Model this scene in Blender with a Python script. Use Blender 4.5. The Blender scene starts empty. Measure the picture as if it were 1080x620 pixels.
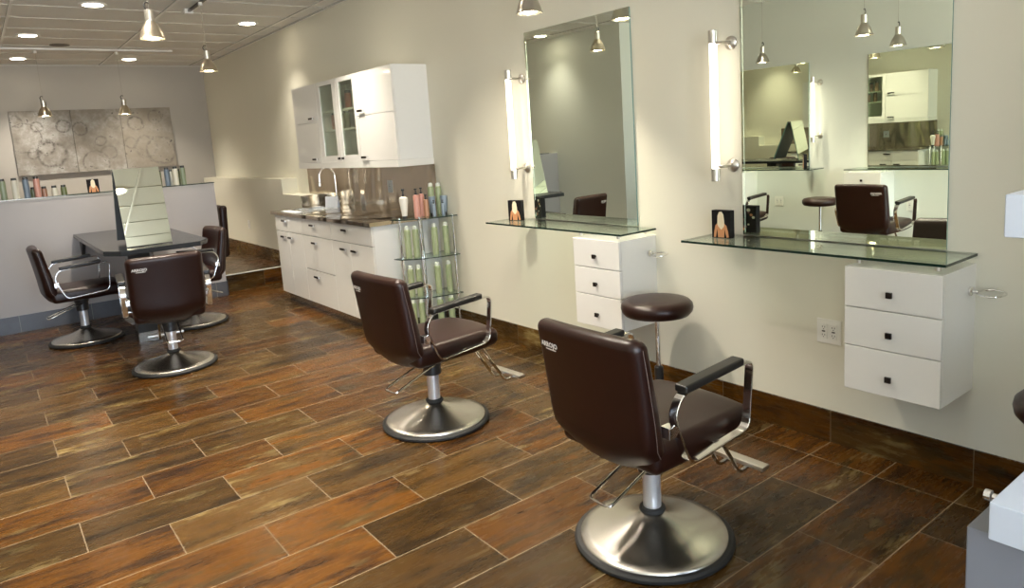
import bpy, bmesh, math, random
from mathutils import Vector, Matrix
PI = math.pi
C = bpy.context.scene.collection
random.seed(4)

# ------------------------------------------------------------ materials
class N:
    """tiny node-graph helper"""
    def __init__(s, name):
        s.m = bpy.data.materials.new(name); s.m.use_nodes = True
        s.t = s.m.node_tree; s.t.nodes.clear()
        s.out = s.t.nodes.new('ShaderNodeOutputMaterial')
    def n(s, typ, **kw):
        nd = s.t.nodes.new('ShaderNode' + typ)
        for k, v in kw.items():
            if k.startswith('i_'):
                nd.inputs[k[2:].replace('_', ' ')].default_value = v
            else: setattr(nd, k, v)
        return nd
    def l(s, a, b): s.t.links.new(a, b)
    def val(s, inp, v):
        if hasattr(v, 'is_output') or isinstance(v, bpy.types.NodeSocket): s.l(v, inp)
        else: inp.default_value = v
    def math(s, op, a, b=0.0, c=None, clamp=False):
        nd = s.n('Math', operation=op); nd.use_clamp = clamp
        s.val(nd.inputs[0], a); s.val(nd.inputs[1], b)
        if c is not None: s.val(nd.inputs[2], c)
        return nd.outputs[0]
    def mix(s, f, a, b, mode='MIX'):
        nd = s.n('Mix', data_type='RGBA', blend_type=mode)
        s.val(nd.inputs[0], f); s.val(nd.inputs[6], a); s.val(nd.inputs[7], b)
        return nd.outputs[2]
    def ramp(s, f, stops, interp='LINEAR'):
        nd = s.n('ValToRGB'); r = nd.color_ramp; r.interpolation = interp
        while len(r.elements) < len(stops): r.elements.new(0.5)
        for e, (p, c) in zip(r.elements, stops):
            e.position = p; e.color = c if len(c) == 4 else (*c, 1)
        s.l(f, nd.inputs[0]); return nd.outputs[0]
    def comb(s, x, y, z):
        nd = s.n('CombineXYZ'); s.val(nd.inputs[0], x); s.val(nd.inputs[1], y); s.val(nd.inputs[2], z); return nd.outputs[0]
    def noise(s, vec, scale, detail=4, rough=.55):
        nd = s.n('TexNoise'); s.l(vec, nd.inputs['Vector']); nd.inputs['Scale'].default_value = scale
        nd.inputs['Detail'].default_value = detail; nd.inputs['Roughness'].default_value = rough; return nd.outputs[0]
    def wpos(s):
        g = s.n('NewGeometry'); sp = s.n('SeparateXYZ'); s.l(g.outputs['Position'], sp.inputs[0]); return g.outputs['Position'], sp.outputs
    def bsdf(s, col, rough=.5, metal=0., coat=0., spec=.5, bump=None, bstr=.1, bdist=.01, aniso=0.):
        b = s.n('BsdfPrincipled')
        s.val(b.inputs['Base Color'], col if not isinstance(col, tuple) else (*col[:3], 1))
        s.val(b.inputs['Roughness'], rough); s.val(b.inputs['Metallic'], metal)
        b.inputs['Coat Weight'].default_value = coat; b.inputs['Coat Roughness'].default_value = .08
        b.inputs['Specular IOR Level'].default_value = spec
        b.inputs['Anisotropic'].default_value = aniso
        if bump is not None:
            bp = s.n('Bump'); s.l(bump, bp.inputs['Height']); bp.inputs['Strength'].default_value = bstr; bp.inputs['Distance'].default_value = bdist
            s.l(bp.outputs[0], b.inputs['Normal'])
        s.l(b.outputs[0], s.out.inputs[0]); return b

def simple(name, col, rough=.5, metal=0., coat=0., var=.06, scale=30, bstr=.0, spec=.5):
    g = N(name)
    tc = g.n('TexCoord'); nz = g.noise(tc.outputs['Object'], scale, 3)
    c = g.mix(nz, (*[x * (1 - var) for x in col], 1), (*[min(1, x * (1 + var)) for x in col], 1))
    g.bsdf(c, rough, metal, coat, spec, bump=nz if bstr else None, bstr=bstr, bdist=.002)
    return g.m

def emis(name, col, s):
    g = N(name); e = g.n('Emission'); e.inputs[0].default_value = (*col, 1); e.inputs[1].default_value = s
    g.l(e.outputs[0], g.out.inputs[0]); return g.m

def thin_glass(name, tint, refl=.12, rough=0.):
    g = N(name); tr = g.n('BsdfTransparent'); tr.inputs[0].default_value = (*tint, 1)
    gl = g.n('BsdfGlossy'); gl.inputs['Roughness'].default_value = rough; gl.inputs[0].default_value = (.95, 1, .97, 1)
    lw = g.n('LayerWeight'); lw.inputs[0].default_value = .5
    f = g.math('ADD', g.math('MULTIPLY', g.math('POWER', lw.outputs['Facing'], 3.), .8), refl * .5)
    mx = g.n('MixShader'); g.l(f, mx.inputs[0]); g.l(tr.outputs[0], mx.inputs[1]); g.l(gl.outputs[0], mx.inputs[2])
    g.l(mx.outputs[0], g.out.inputs[0]); return g.m

TW = .3055; R0 = 1.081; S0 = -.198
def tile_mat(name, mode, dark=1.):
    """rust and slate wood-look tile, streaked along its length; floor: running bond"""
    g = N(name); pos, p = g.wpos(); X, Y, Z = p[0], p[1], p[2]
    if mode == 'floor':
        v = g.math('DIVIDE', g.math('SUBTRACT', Y, R0), TW); row = g.math('FLOOR', v)
        odd = g.math('FLOORED_MODULO', row, 2.)
        u = g.math('ADD', g.math('DIVIDE', g.math('SUBTRACT', X, S0), TW * 2), g.math('ADD', g.math('MULTIPLY', odd, .5), 0.))
        border = g.math('GREATER_THAN', X, S0)
        u = g.math('ADD', g.math('MULTIPLY', u, g.math('SUBTRACT', 1., border)), g.math('MULTIPLY', border, 40.3))
        lx, ly = X, Y
        gu = .005 / (TW * 2); gv = .0042 / TW
        edge_b = g.math('LESS_THAN', g.math('ABSOLUTE', g.math('SUBTRACT', X, S0)), .0022)
    elif mode == 'wall':    # baseboard on a wall that runs along y
        v = g.math('MULTIPLY', Z, 0.); row = v
        u = g.math('DIVIDE', g.math('SUBTRACT', Y, R0), TW * 2)
        lx, ly = Y, Z; gu = .0035 / (TW * 2); gv = 0; edge_b = None
    else:                   # along x
        v = g.math('MULTIPLY', Z, 0.); row = v
        u = g.math('DIVIDE', g.math('SUBTRACT', X, -2.926), TW * 2)
        lx, ly = X, Z; gu = .0035 / (TW * 2); gv = 0; edge_b = None
    col = g.math('FLOOR', u)
    wn = g.n('TexWhiteNoise', noise_dimensions='3D'); g.l(g.comb(col, row, 3.3), wn.inputs['Vector'])
    sp = g.n('SeparateColor'); g.l(wn.outputs['Color'], sp.inputs[0])
    r1, r2, r3 = sp.outputs
    # streak coordinates, shifted per tile
    v1 = g.comb(g.math('ADD', g.math('MULTIPLY', lx, 1.7), g.math('MULTIPLY', r1, 37.)), g.math('ADD', g.math('MULTIPLY', ly, 8.), g.math('MULTIPLY', r2, 53.)), r3)
    v2 = g.comb(g.math('ADD', g.math('MULTIPLY', lx, 7.), g.math('MULTIPLY', r2, 31.)), g.math('ADD', g.math('MULTIPLY', ly, 34.), g.math('MULTIPLY', r1, 23.)), r1)
    v3 = g.comb(g.math('ADD', g.math('MULTIPLY', lx, 2.2), g.math('MULTIPLY', r3, 91.)), g.math('ADD', g.math('MULTIPLY', ly, 6.), g.math('MULTIPLY', r1, 17.)), r2)
    n1 = g.noise(v1, 1.3, 5, .6); n2 = g.noise(v2, 1.2, 5, .65); n3 = g.noise(v3, 1.1, 4, .55); n4 = g.noise(v1, 4.5, 6, .7)
    d = dark
    base = g.ramp(g.math('ADD', g.math('MULTIPLY', n1, .72), g.math('MULTIPLY', n4, .28)), [
        (.24, (.022*d, .011*d, .006*d)), (.40, (.070*d, .030*d, .010*d)), (.53, (.22*d, .085*d, .011*d)),
        (.64, (.10*d, .056*d, .017*d)), (.8, (.15*d, .10*d, .038*d))])
    slate = g.ramp(n1, [(.28, (.030*d, .018*d, .008*d)), (.46, (.085*d, .052*d, .017*d)), (.58, (.13*d, .070*d, .018*d)), (.74, (.19*d, .13*d, .052*d))])
    c = g.mix(g.math('MULTIPLY', g.math('GREATER_THAN', g.math('ADD', r3, g.math('MULTIPLY', n3, .6)), .74), .75), base, slate)
    # pale worn streaks
    st = g.math('MULTIPLY', g.math('SUBTRACT', g.math('ADD', g.math('MULTIPLY', n3, .72), g.math('MULTIPLY', n2, .34)), .607), 8., clamp=True)
    c = g.mix(g.math('MULTIPLY', st, .85), c, (.46*d, .34*d, .13*d, 1))
    c = g.mix(g.math('MULTIPLY', g.math('SUBTRACT', n2, .47), 1.1, clamp=True), c, (.02, .012, .006, 1))
    br = g.math('ADD', .60, g.math('MULTIPLY', r1, .62))
    c = g.mix(1., c, g.comb(br, br, br), 'MULTIPLY')
    fu = g.math('FRACT', u); fe = g.math('LESS_THAN', g.math('MINIMUM', fu, g.math('SUBTRACT', 1., fu)), gu * .5)
    fs = fe
    if gv:
        fv = g.math('FRACT', v); fe = g.math('MAXIMUM', fe, g.math('LESS_THAN', g.math('MINIMUM', fv, g.math('SUBTRACT', 1., fv)), gv * .5))
        fe = g.math('MAXIMUM', fe, edge_b)
    c = g.mix(g.math('MULTIPLY', fe, .8), c, (.27, .21, .13, 1))
    c = g.mix(g.math('MULTIPLY', fs, .75), c, (.13, .095, .06, 1))
    rough = g.math('ADD', g.math('ADD', .19, g.math('MULTIPLY', n2, .16)), g.math('MULTIPLY', fe, .3))
    h = g.math('SUBTRACT', g.math('MULTIPLY', n2, .35), g.math('MULTIPLY', fe, 1.5))
    g.bsdf(c, rough, bump=h, bstr=.12, bdist=.001, spec=.24)
    return g.m

def plaster(name, col):
    g = N(name); pos, _ = g.wpos(); n1 = g.noise(pos, 1.1, 3); n2 = g.noise(pos, 260, 2)
    c = g.mix(n1, (*[x * .97 for x in col], 1), (*[min(1, x * 1.03) for x in col], 1))
    g.bsdf(c, .55, bump=n2, bstr=.05, bdist=.001, spec=.35); return g.m

def brushed(name, col, rough=.28, axis='r', metal=1.):
    g = N(name); tc = g.n('TexCoord'); sp = g.n('SeparateXYZ'); g.l(tc.outputs['Object'], sp.inputs[0])
    if axis == 'r':
        r = g.math('SQRT', g.math('ADD', g.math('POWER', sp.outputs[0], 2.), g.math('POWER', sp.outputs[1], 2.)))
        v = g.comb(g.math('MULTIPLY', r, 260.), 0., 0.)
    elif axis == 'x': v = g.comb(g.math('MULTIPLY', sp.outputs[0], 2.), g.math('MULTIPLY', sp.outputs[1], 500.), g.math('MULTIPLY', sp.outputs[2], 500.))
    else: v = g.comb(g.math('MULTIPLY', sp.outputs[0], 500.), g.math('MULTIPLY', sp.outputs[1], 500.), g.math('MULTIPLY', sp.outputs[2], 2.))
    nz = g.noise(v, 1., 2)
    c = g.mix(nz, (*[x * .985 for x in col], 1), (*col, 1))
    g.bsdf(c, g.math('ADD', rough, g.math('MULTIPLY', nz, .0 if axis == 'r' else .06)), metal, aniso=.3 if axis == 'r' else 0.)
    if axis == 'r':
        tn = g.n('Tangent', direction_type='RADIAL', axis='Z'); g.l(tn.outputs[0], [x for x in g.t.nodes if x.type == 'BSDF_PRINCIPLED'][0].inputs['Tangent'])
    return g.m

def steel_wavy(name):
    g = N(name); pos, p = g.wpos()
    v = g.comb(g.math('MULTIPLY', p[0], 3.), g.math('MULTIPLY', p[1], 3.2), g.math('MULTIPLY', p[2], 1.0))
    big = g.noise(v, 1.0, 1, .4)
    fine = g.noise(g.comb(g.math('MULTIPLY', p[0], 2.), g.math('MULTIPLY', p[1], 3.), g.math('MULTIPLY', p[2], 700.)), 1., 2)
    h = g.math('ADD', g.math('MULTIPLY', big, 1.), g.math('MULTIPLY', fine, .0008))
    c = g.mix(fine, (.42, .355, .27, 1), (.60, .52, .41, 1))
    g.bsdf(c, .15, 1., bump=h, bstr=.8, bdist=.06); return g.m

def canvas_mat(name, rings, warm):
    g = N(name); pos, p = g.wpos(); X, Z = p[0], p[2]
    n1 = g.noise(pos, 2.6, 6, .65); n2 = g.noise(pos, 14, 5, .7); n3 = g.noise(pos, 7, 3)
    c = g.ramp(n1, [(.34, (.15, .135, .115)), (.47, (.27, .255, .23)), (.56, (.38, .37, .35)), (.68, (.50, .50, .49))])
    c = g.mix(g.math('MULTIPLY', g.math('SUBTRACT', n2, .42), 3., clamp=True), c, (.21, .19, .165, 1))
    c = g.mix(warm, c, (.27, .235, .185, 1))
    for (cx, cz, r, w, k) in rings:
        wob = g.math('MULTIPLY', g.math('SUBTRACT', n3, .5), .09)
        d = g.math('SQRT', g.math('ADD', g.math('POWER', g.math('SUBTRACT', X, cx), 2.), g.math('POWER', g.math('SUBTRACT', Z, cz), 2.)))
        e = g.math('ABSOLUTE', g.math('SUBTRACT', g.math('ADD', d, wob), r))
        m = g.math('MULTIPLY', g.math('SUBTRACT', 1., g.math('DIVIDE', e, w)), g.math('MULTIPLY', g.math('SUBTRACT', n2, .36), k * 4.2), clamp=True)
        c = g.mix(m, c, (.10, .09, .08, 1))
    g.bsdf(c, .85, bump=n2, bstr=.3, bdist=.004); return g.m

M = {}
M['floor'] = tile_mat('floor_tile', 'floor', .47)
M['base_y'] = tile_mat('skirting_tile', 'wall', .62)
M['base_x'] = tile_mat('skirting_tile_cross', 'x', .62)
M['slate'] = simple('slate_tile_daylit', (.085, .088, .10), .35, var=.5, scale=7)  # dark slate, with the blue-grey daylight reflection put into its colour
M['wall'] = plaster('cream_plaster', (.72, .70, .59))
M['wallg'] = plaster('grey_plaster', (.42, .40, .365))
M['walldaylit'] = plaster('daylit_plaster', (.66, .68, .64))  # cool daylight on the left wall put into its plaster colour
M['halfw'] = plaster('lilac_grey_plaster', (.43, .41, .41))
M['ceil'] = simple('acoustic_tile', (.79, .78, .745), .9, var=.05, scale=60, bstr=.2)
M['tbar'] = simple('grid_metal', (.86, .85, .82), .35, var=.02)
M['barshade'] = simple('grid_side_shade', (.50, .49, .46), .7)  # darker bar sides: the shadow gap beside the grid put into colour
M['white'] = simple('white_gloss_lacquer', (.80, .79, .75), .12, var=.01, coat=.4)
M['whitem'] = simple('white_melamine', (.78, .78, .76), .35, var=.01)
M['leather'] = simple('brown_vinyl', (.0165, .0046, .0028), .34, var=.18, scale=14, bstr=.12, coat=.0, spec=.36)
M['vinylblk'] = simple('black_armpad', (.009, .008, .007), .4, var=.1, bstr=.05)
M['chrome'] = simple('chrome', (.80, .79, .77), .07, 1., var=.02)
M['satin'] = brushed('satin_nickel', (.62, .59, .54), .3, 'z')
M['dome'] = brushed('brushed_steel_dome', (.60, .575, .53), .27, 'r')
M['rubber'] = simple('black_rubber', (.012, .012, .012), .6, var=.1)
M['black'] = simple('black_plastic', (.02, .02, .02), .35, var=.1)
M['column'] = simple('silver_column', (.74, .74, .76), .28, .6, var=.03)
M['granite'] = simple('black_granite', (.022, .024, .027), .2, var=.7, scale=220, spec=.3)
M['steelw'] = steel_wavy('polished_steel_sheet')
M['steeltop'] = steel_wavy('steel_worktop')
M['steel'] = brushed('stainless', (.58, .55, .50), .2, 'x')
M['handle'] = simple('dark_bronze_handle', (.045, .035, .03), .25, .7)
M['glass'] = thin_glass('clear_shelf_glass', (.94, .98, .95), .10)
M['gedge'] = simple('green_glass_edge', (.012, .03, .022), .1, var=.2)
M['pane'] = thin_glass('window_glass', (.97, .98, .98), .05)
M['cabglass'] = thin_glass('cabinet_door_glass', (.84, .88, .80), .12, .15)
M['mirror'] = simple('silvered_mirror', (.87, .92, .80), .0, 1., var=.0)
M['mirrorback'] = simple('mirror_backing', (.10, .11, .12), .4)
M['mirroredge'] = simple('mirror_polished_edge', (.16, .30, .28), .1, var=.2)
M['tube'] = emis('lamp_tube_glow', (1., .89, .72), 2.2)
M['bulb'] = emis('lamp_bulb_glow', (1., .84, .58), 30.)
M['down'] = emis('downlight_glow', (1., .88, .68), 14.)
M['brass'] = simple('champagne_metal_shade', (.72, .65, .52), .28, 1., var=.06)
M['pewter'] = simple('satin_pewter_shade', (.52, .49, .44), .28, 1., var=.06)
M['outlet'] = simple('outlet_plastic', (.78, .77, .72), .3, var=.01)
M['slot'] = simple('outlet_slot', (.03, .03, .03), .5)
M['bgreen'] = simple('sage_green_can', (.36, .42, .24), .3, var=.05)
M['bgreen2'] = simple('olive_bottle', (.26, .32, .14), .3, var=.05)
M['bwhite'] = simple('white_tube', (.80, .78, .70), .3, var=.02)
M['bpink'] = simple('salmon_bottle', (.62, .31, .25), .3, var=.05)
M['bblue'] = simple('slate_blue_tube', (.26, .33, .40), .3, var=.05)
M['bamber'] = simple('amber_jar', (.42, .22, .13), .3, var=.05)
M['bred'] = simple('red_bottle', (.50, .11, .06), .35, var=.1)
M['pgreen'] = simple('grey_green_bottle', (.19, .23, .15), .3, var=.05)
M['pwhite'] = simple('cream_bottle', (.58, .56, .47), .3, var=.03)
M['pblue'] = simple('dusk_blue_bottle', (.12, .16, .21), .3, var=.05)
M['ppink'] = simple('dusty_salmon_bottle', (.48, .24, .19), .3, var=.05)
M['pamber'] = simple('brown_jar', (.26, .13, .08), .3, var=.05)
M['polive'] = simple('dark_olive_jar', (.12, .14, .06), .3, var=.05)
M['cap'] = simple('black_cap', (.02, .02, .02), .3)
M['capw'] = simple('white_cap', (.75, .78, .70), .3)
M['print'] = simple('card_black_print', (.006, .005, .006), .6, spec=.2)
M['skin'] = simple('printed_skin_tone', (.58, .27, .12), .4)
M['hair'] = simple('printed_blond', (.80, .70, .50), .4)
M['maroon'] = simple('printed_maroon', (.14, .03, .04), .4)
M['paper'] = simple('white_paper', (.82, .84, .88), .6, var=.02)
M['logo'] = simple('logo_silver_print', (.75, .73, .70), .4)
M['seam'] = simple('seam_thread', (.25, .20, .18), .5)
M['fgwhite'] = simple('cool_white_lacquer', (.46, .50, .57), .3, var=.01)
M['greyfg'] = simple('grey_lacquer', (.17, .18, .21), .3, var=.02)
M['alu'] = simple('window_aluminium', (.30, .30, .30), .35, .8)
M['speaker'] = simple('speaker_grille', (.16, .14, .12), .7)
M['cord'] = simple('cable_clear', (.35, .33, .28), .5)

# ------------------------------------------------------------ mesh builder
class MB:
    def __init__(s): s.b = bmesh.new(); s.mi = 0
    def _fin(s, geom):
        for f in geom: f.material_index = s.mi
    def box(s, x0, x1, y0, y1, z0, z1, bev=0., seg=2, rot=None, side_mi=None):
        r = bmesh.ops.create_cube(s.b, size=1.)
        vs = r['verts']; c = Vector(((x0+x1)/2, (y0+y1)/2, (z0+z1)/2)); sc = Vector((abs(x1-x0), abs(y1-y0), abs(z1-z0)))
        for v in vs: v.co = Vector((v.co.x*sc.x, v.co.y*sc.y, v.co.z*sc.z)) + c
        fs = {f for v in vs for f in v.link_faces}
        if side_mi is not None:
            for f in fs: f.material_index = s.mi if abs(f.normal.z) > .5 else side_mi
            f0 = [f for f in fs]
            for f in f0:
                f.normal_update(); f.material_index = s.mi if abs(f.normal.z) > .5 else side_mi
        else: s._fin(fs)
        if bev > 0:
            es = list({e for v in vs for e in v.link_edges})
            rr = bmesh.ops.bevel(s.b, geom=es, offset=bev, segments=seg, affect='EDGES', profile=.5)
            if side_mi is None: s._fin(rr['faces'])
        return s
    def lathe(s, prof, cx=0, cy=0, cz=0, n=32, axis='z', cap=True):
        rings = []
        for (r, z) in prof:
            ring = []
            for i in range(n):
                a = 2*PI*i/n; u, w = r*math.cos(a), r*math.sin(a)
                if axis == 'z': co = (cx+u, cy+w, cz+z)
                elif axis == 'x': co = (cx+z, cy+u, cz+w)
                else: co = (cx+u, cy+z, cz+w)
                ring.append(s.b.verts.new(co))
            rings.append(ring)
        for a, b in zip(rings, rings[1:]):
            for i in range(n):
                f = s.b.faces.new((a[i], a[(i+1) % n], b[(i+1) % n], b[i])); f.material_index = s.mi
        if cap:
            for ring in (rings[0], rings[-1]):
                if (ring[0].co - ring[n//2].co).length > 1e-5:
                    f = s.b.faces.new(ring); f.material_index = s.mi
        return s
    def cyl(s, p0, p1, r, n=16, r2=None):
        return s.tube([p0, p1], r, n, r2=r2)
    def sweep(s, path, prof, closed=False, up=(0, 0, 1)):
        """sweep a closed 2d profile (a: side axis, b: normal axis) along a path"""
        P = [Vector(p) for p in path]; n = len(P); k = len(prof); rings = []
        up = Vector(up); side = None
        for i in range(n):
            a = P[i-1] if (i > 0 or closed) else P[i]; b = P[(i+1) % n] if (i < n-1 or closed) else P[i]
            t = (b-a).normalized()
            if side is None:
                side = t.cross(up)
                if side.length < 1e-3: side = t.cross(Vector((1, 0, 0)))
            side = (side - t*side.dot(t)).normalized(); nn = side.cross(t)
            rings.append([s.b.verts.new(P[i] + side*x + nn*y) for x, y in prof])
        m = n if closed else n-1
        for i in range(m):
            A, B = rings[i], rings[(i+1) % n]
            for j in range(k):
                f = s.b.faces.new((A[j], A[(j+1) % k], B[(j+1) % k], B[j])); f.material_index = s.mi
        if not closed:
            for rg in (rings[0], rings[-1]):
                f = s.b.faces.new(rg); f.material_index = s.mi
        return s
    def tube(s, path, r, n=10, closed=False, r2=None):
        if r2 is not None:
            p0, p1 = Vector(path[0]), Vector(path[1]); d = p1-p0
            q = d.to_track_quat('Z', 'Y'); R = []
            for (p, rr) in ((p0, r), (p1, r2)):
                R.append([s.b.verts.new(p + q @ Vector((rr*math.cos(2*PI*i/n), rr*math.sin(2*PI*i/n), 0))) for i in range(n)])
            for i in range(n): s.b.faces.new((R[0][i], R[0][(i+1) % n], R[1][(i+1) % n], R[1][i])).material_index = s.mi
            s.b.faces.new(R[0]).material_index = s.mi; s.b.faces.new(R[1]).material_index = s.mi
            return s
        return s.sweep(path, [(r*math.cos(2*PI*i/n), r*math.sin(2*PI*i/n)) for i in range(n)], closed)
    def prism(s, pts, z0, z1, side_mi=None, axis='z'):
        def co(p, z):
            return (p[0], p[1], z) if axis == 'z' else ((z, p[0], p[1]) if axis == 'x' else (p[0], z, p[1]))
        a = [s.b.verts.new(co(p, z0)) for p in pts]; b = [s.b.verts.new(co(p, z1)) for p in pts]
        s.b.faces.new(a).material_index = s.mi; s.b.faces.new(b).material_index = s.mi
        for i in range(len(pts)):
            s.b.faces.new((a[i], a[(i+1) % len(pts)], b[(i+1) % len(pts)], b[i])).material_index = s.mi if side_mi is None else side_mi
        return s
    def slice(s, axis, vals):
        for v in vals:
            co = [0, 0, 0]; no = [0, 0, 0]; co[axis] = v; no[axis] = 1
            bmesh.ops.bisect_plane(s.b, geom=s.b.verts[:]+s.b.edges[:]+s.b.faces[:], plane_co=co, plane_no=no)
        return s
    def deform(s, fn):
        for v in s.b.verts: v.co = Vector(fn(v.co.x, v.co.y, v.co.z))
        return s
    def build(s, name, mat, parent=None, world=False, ang=35, top=False):
        bmesh.ops.recalc_face_normals(s.b, faces=s.b.faces[:])
        for f in s.b.faces: f.smooth = True
        for e in s.b.edges:
            if len(e.link_faces) == 2 and e.calc_face_angle(0) > math.radians(ang): e.smooth = False
        off = None
        if world and parent is not None:
            off = wloc(parent)
        elif parent is None and top:
            lo = [min(v.co[i] for v in s.b.verts) for i in range(3)]; hi = [max(v.co[i] for v in s.b.verts) for i in range(3)]
            off = Vector(((lo[0]+hi[0])/2, (lo[1]+hi[1])/2, lo[2]))
        if off is not None:
            for v in s.b.verts: v.co -= off
        me = bpy.data.meshes.new(name); s.b.to_mesh(me); s.b.free()
        for m in (mat if isinstance(mat, (list, tuple)) else [mat]): me.materials.append(m)
        o = bpy.data.objects.new(name, me); C.objects.link(o)
        if ang < 50:
            w_ = o.modifiers.new('weighted_normal', 'WEIGHTED_NORMAL'); w_.keep_sharp = True
        if parent is not None: o.parent = parent
        elif off is not None: o.location = off
        return o

def wloc(o):
    v = Vector(o.location)
    while o.parent is not None: o = o.parent; v += Vector(o.location)
    return v
def tag(o, label, cat, group=None, kind=None):
    if label: o['label'] = label
    if cat: o['category'] = cat
    if group: o['group'] = group
    if kind: o['kind'] = kind
    return o
def thing(name, label, cat, loc=(0, 0, 0), rz=0., group=None):
    o = bpy.data.objects.new(name, None); C.objects.link(o); o.empty_display_size = .1
    o.location = loc; o.rotation_euler = (0, 0, math.radians(rz)); return tag(o, label, cat, group)
def struct(name, mb, mat, parent=None):
    o = mb.build(name, mat, parent)
    if parent is None: o['kind'] = 'structure'
    return o
KIDS = {}
def copy_tree(o, parent=None):
    c = o.copy(); C.objects.link(c); c.parent = parent
    for ch in list(o.children): copy_tree(ch, c)
    return c
def dup(o, loc, rz, label, group=None):
    bpy.context.view_layer.update()
    c = copy_tree(o); c.location = loc; c.rotation_euler = (0, 0, math.radians(rz)); c['label'] = label
    if group: c['group'] = group
    return c
def arc(pts, r=.03, n=5, closed=False):
    """round the corners of a polyline"""
    P = [Vector(p) for p in pts]; out = []; N_ = len(P)
    for i in range(N_):
        if not closed and i in (0, N_-1): out.append(P[i]); continue
        a, b, c = P[i-1], P[i], P[(i+1) % N_]
        d1 = (a-b); d2 = (c-b); rr = min(r, d1.length*.45, d2.length*.45)
        p, q = b + d1.normalized()*rr, b + d2.normalized()*rr
        for k in range(n+1):
            t = k/n; out.append(p*(1-t)**2 + b*2*t*(1-t) + q*t*t)
    return out
def text_mesh(body, size, ext=.0006, bold=.0):
    cu = bpy.data.curves.new('t', 'FONT'); cu.body = body; cu.size = size; cu.extrude = ext; cu.offset = bold
    cu.align_x = 'LEFT'; cu.resolution_u = 2
    o = bpy.data.objects.new('t', cu); C.objects.link(o); dg = bpy.context.evaluated_depsgraph_get()
    me = bpy.data.meshes.new_from_object(o.evaluated_get(dg)); bpy.data.objects.remove(o); bpy.data.curves.remove(cu)
    return me

# ------------------------------------------------------------ room dimensions
H = 2.97; L = 11.85; XW = -4.85; XN = -4.08; YN = 6.86; YF = -3.2; HY = 8.26; HX = -.978; HZ = 1.272; PZ = .19; PY = 8.49

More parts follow.
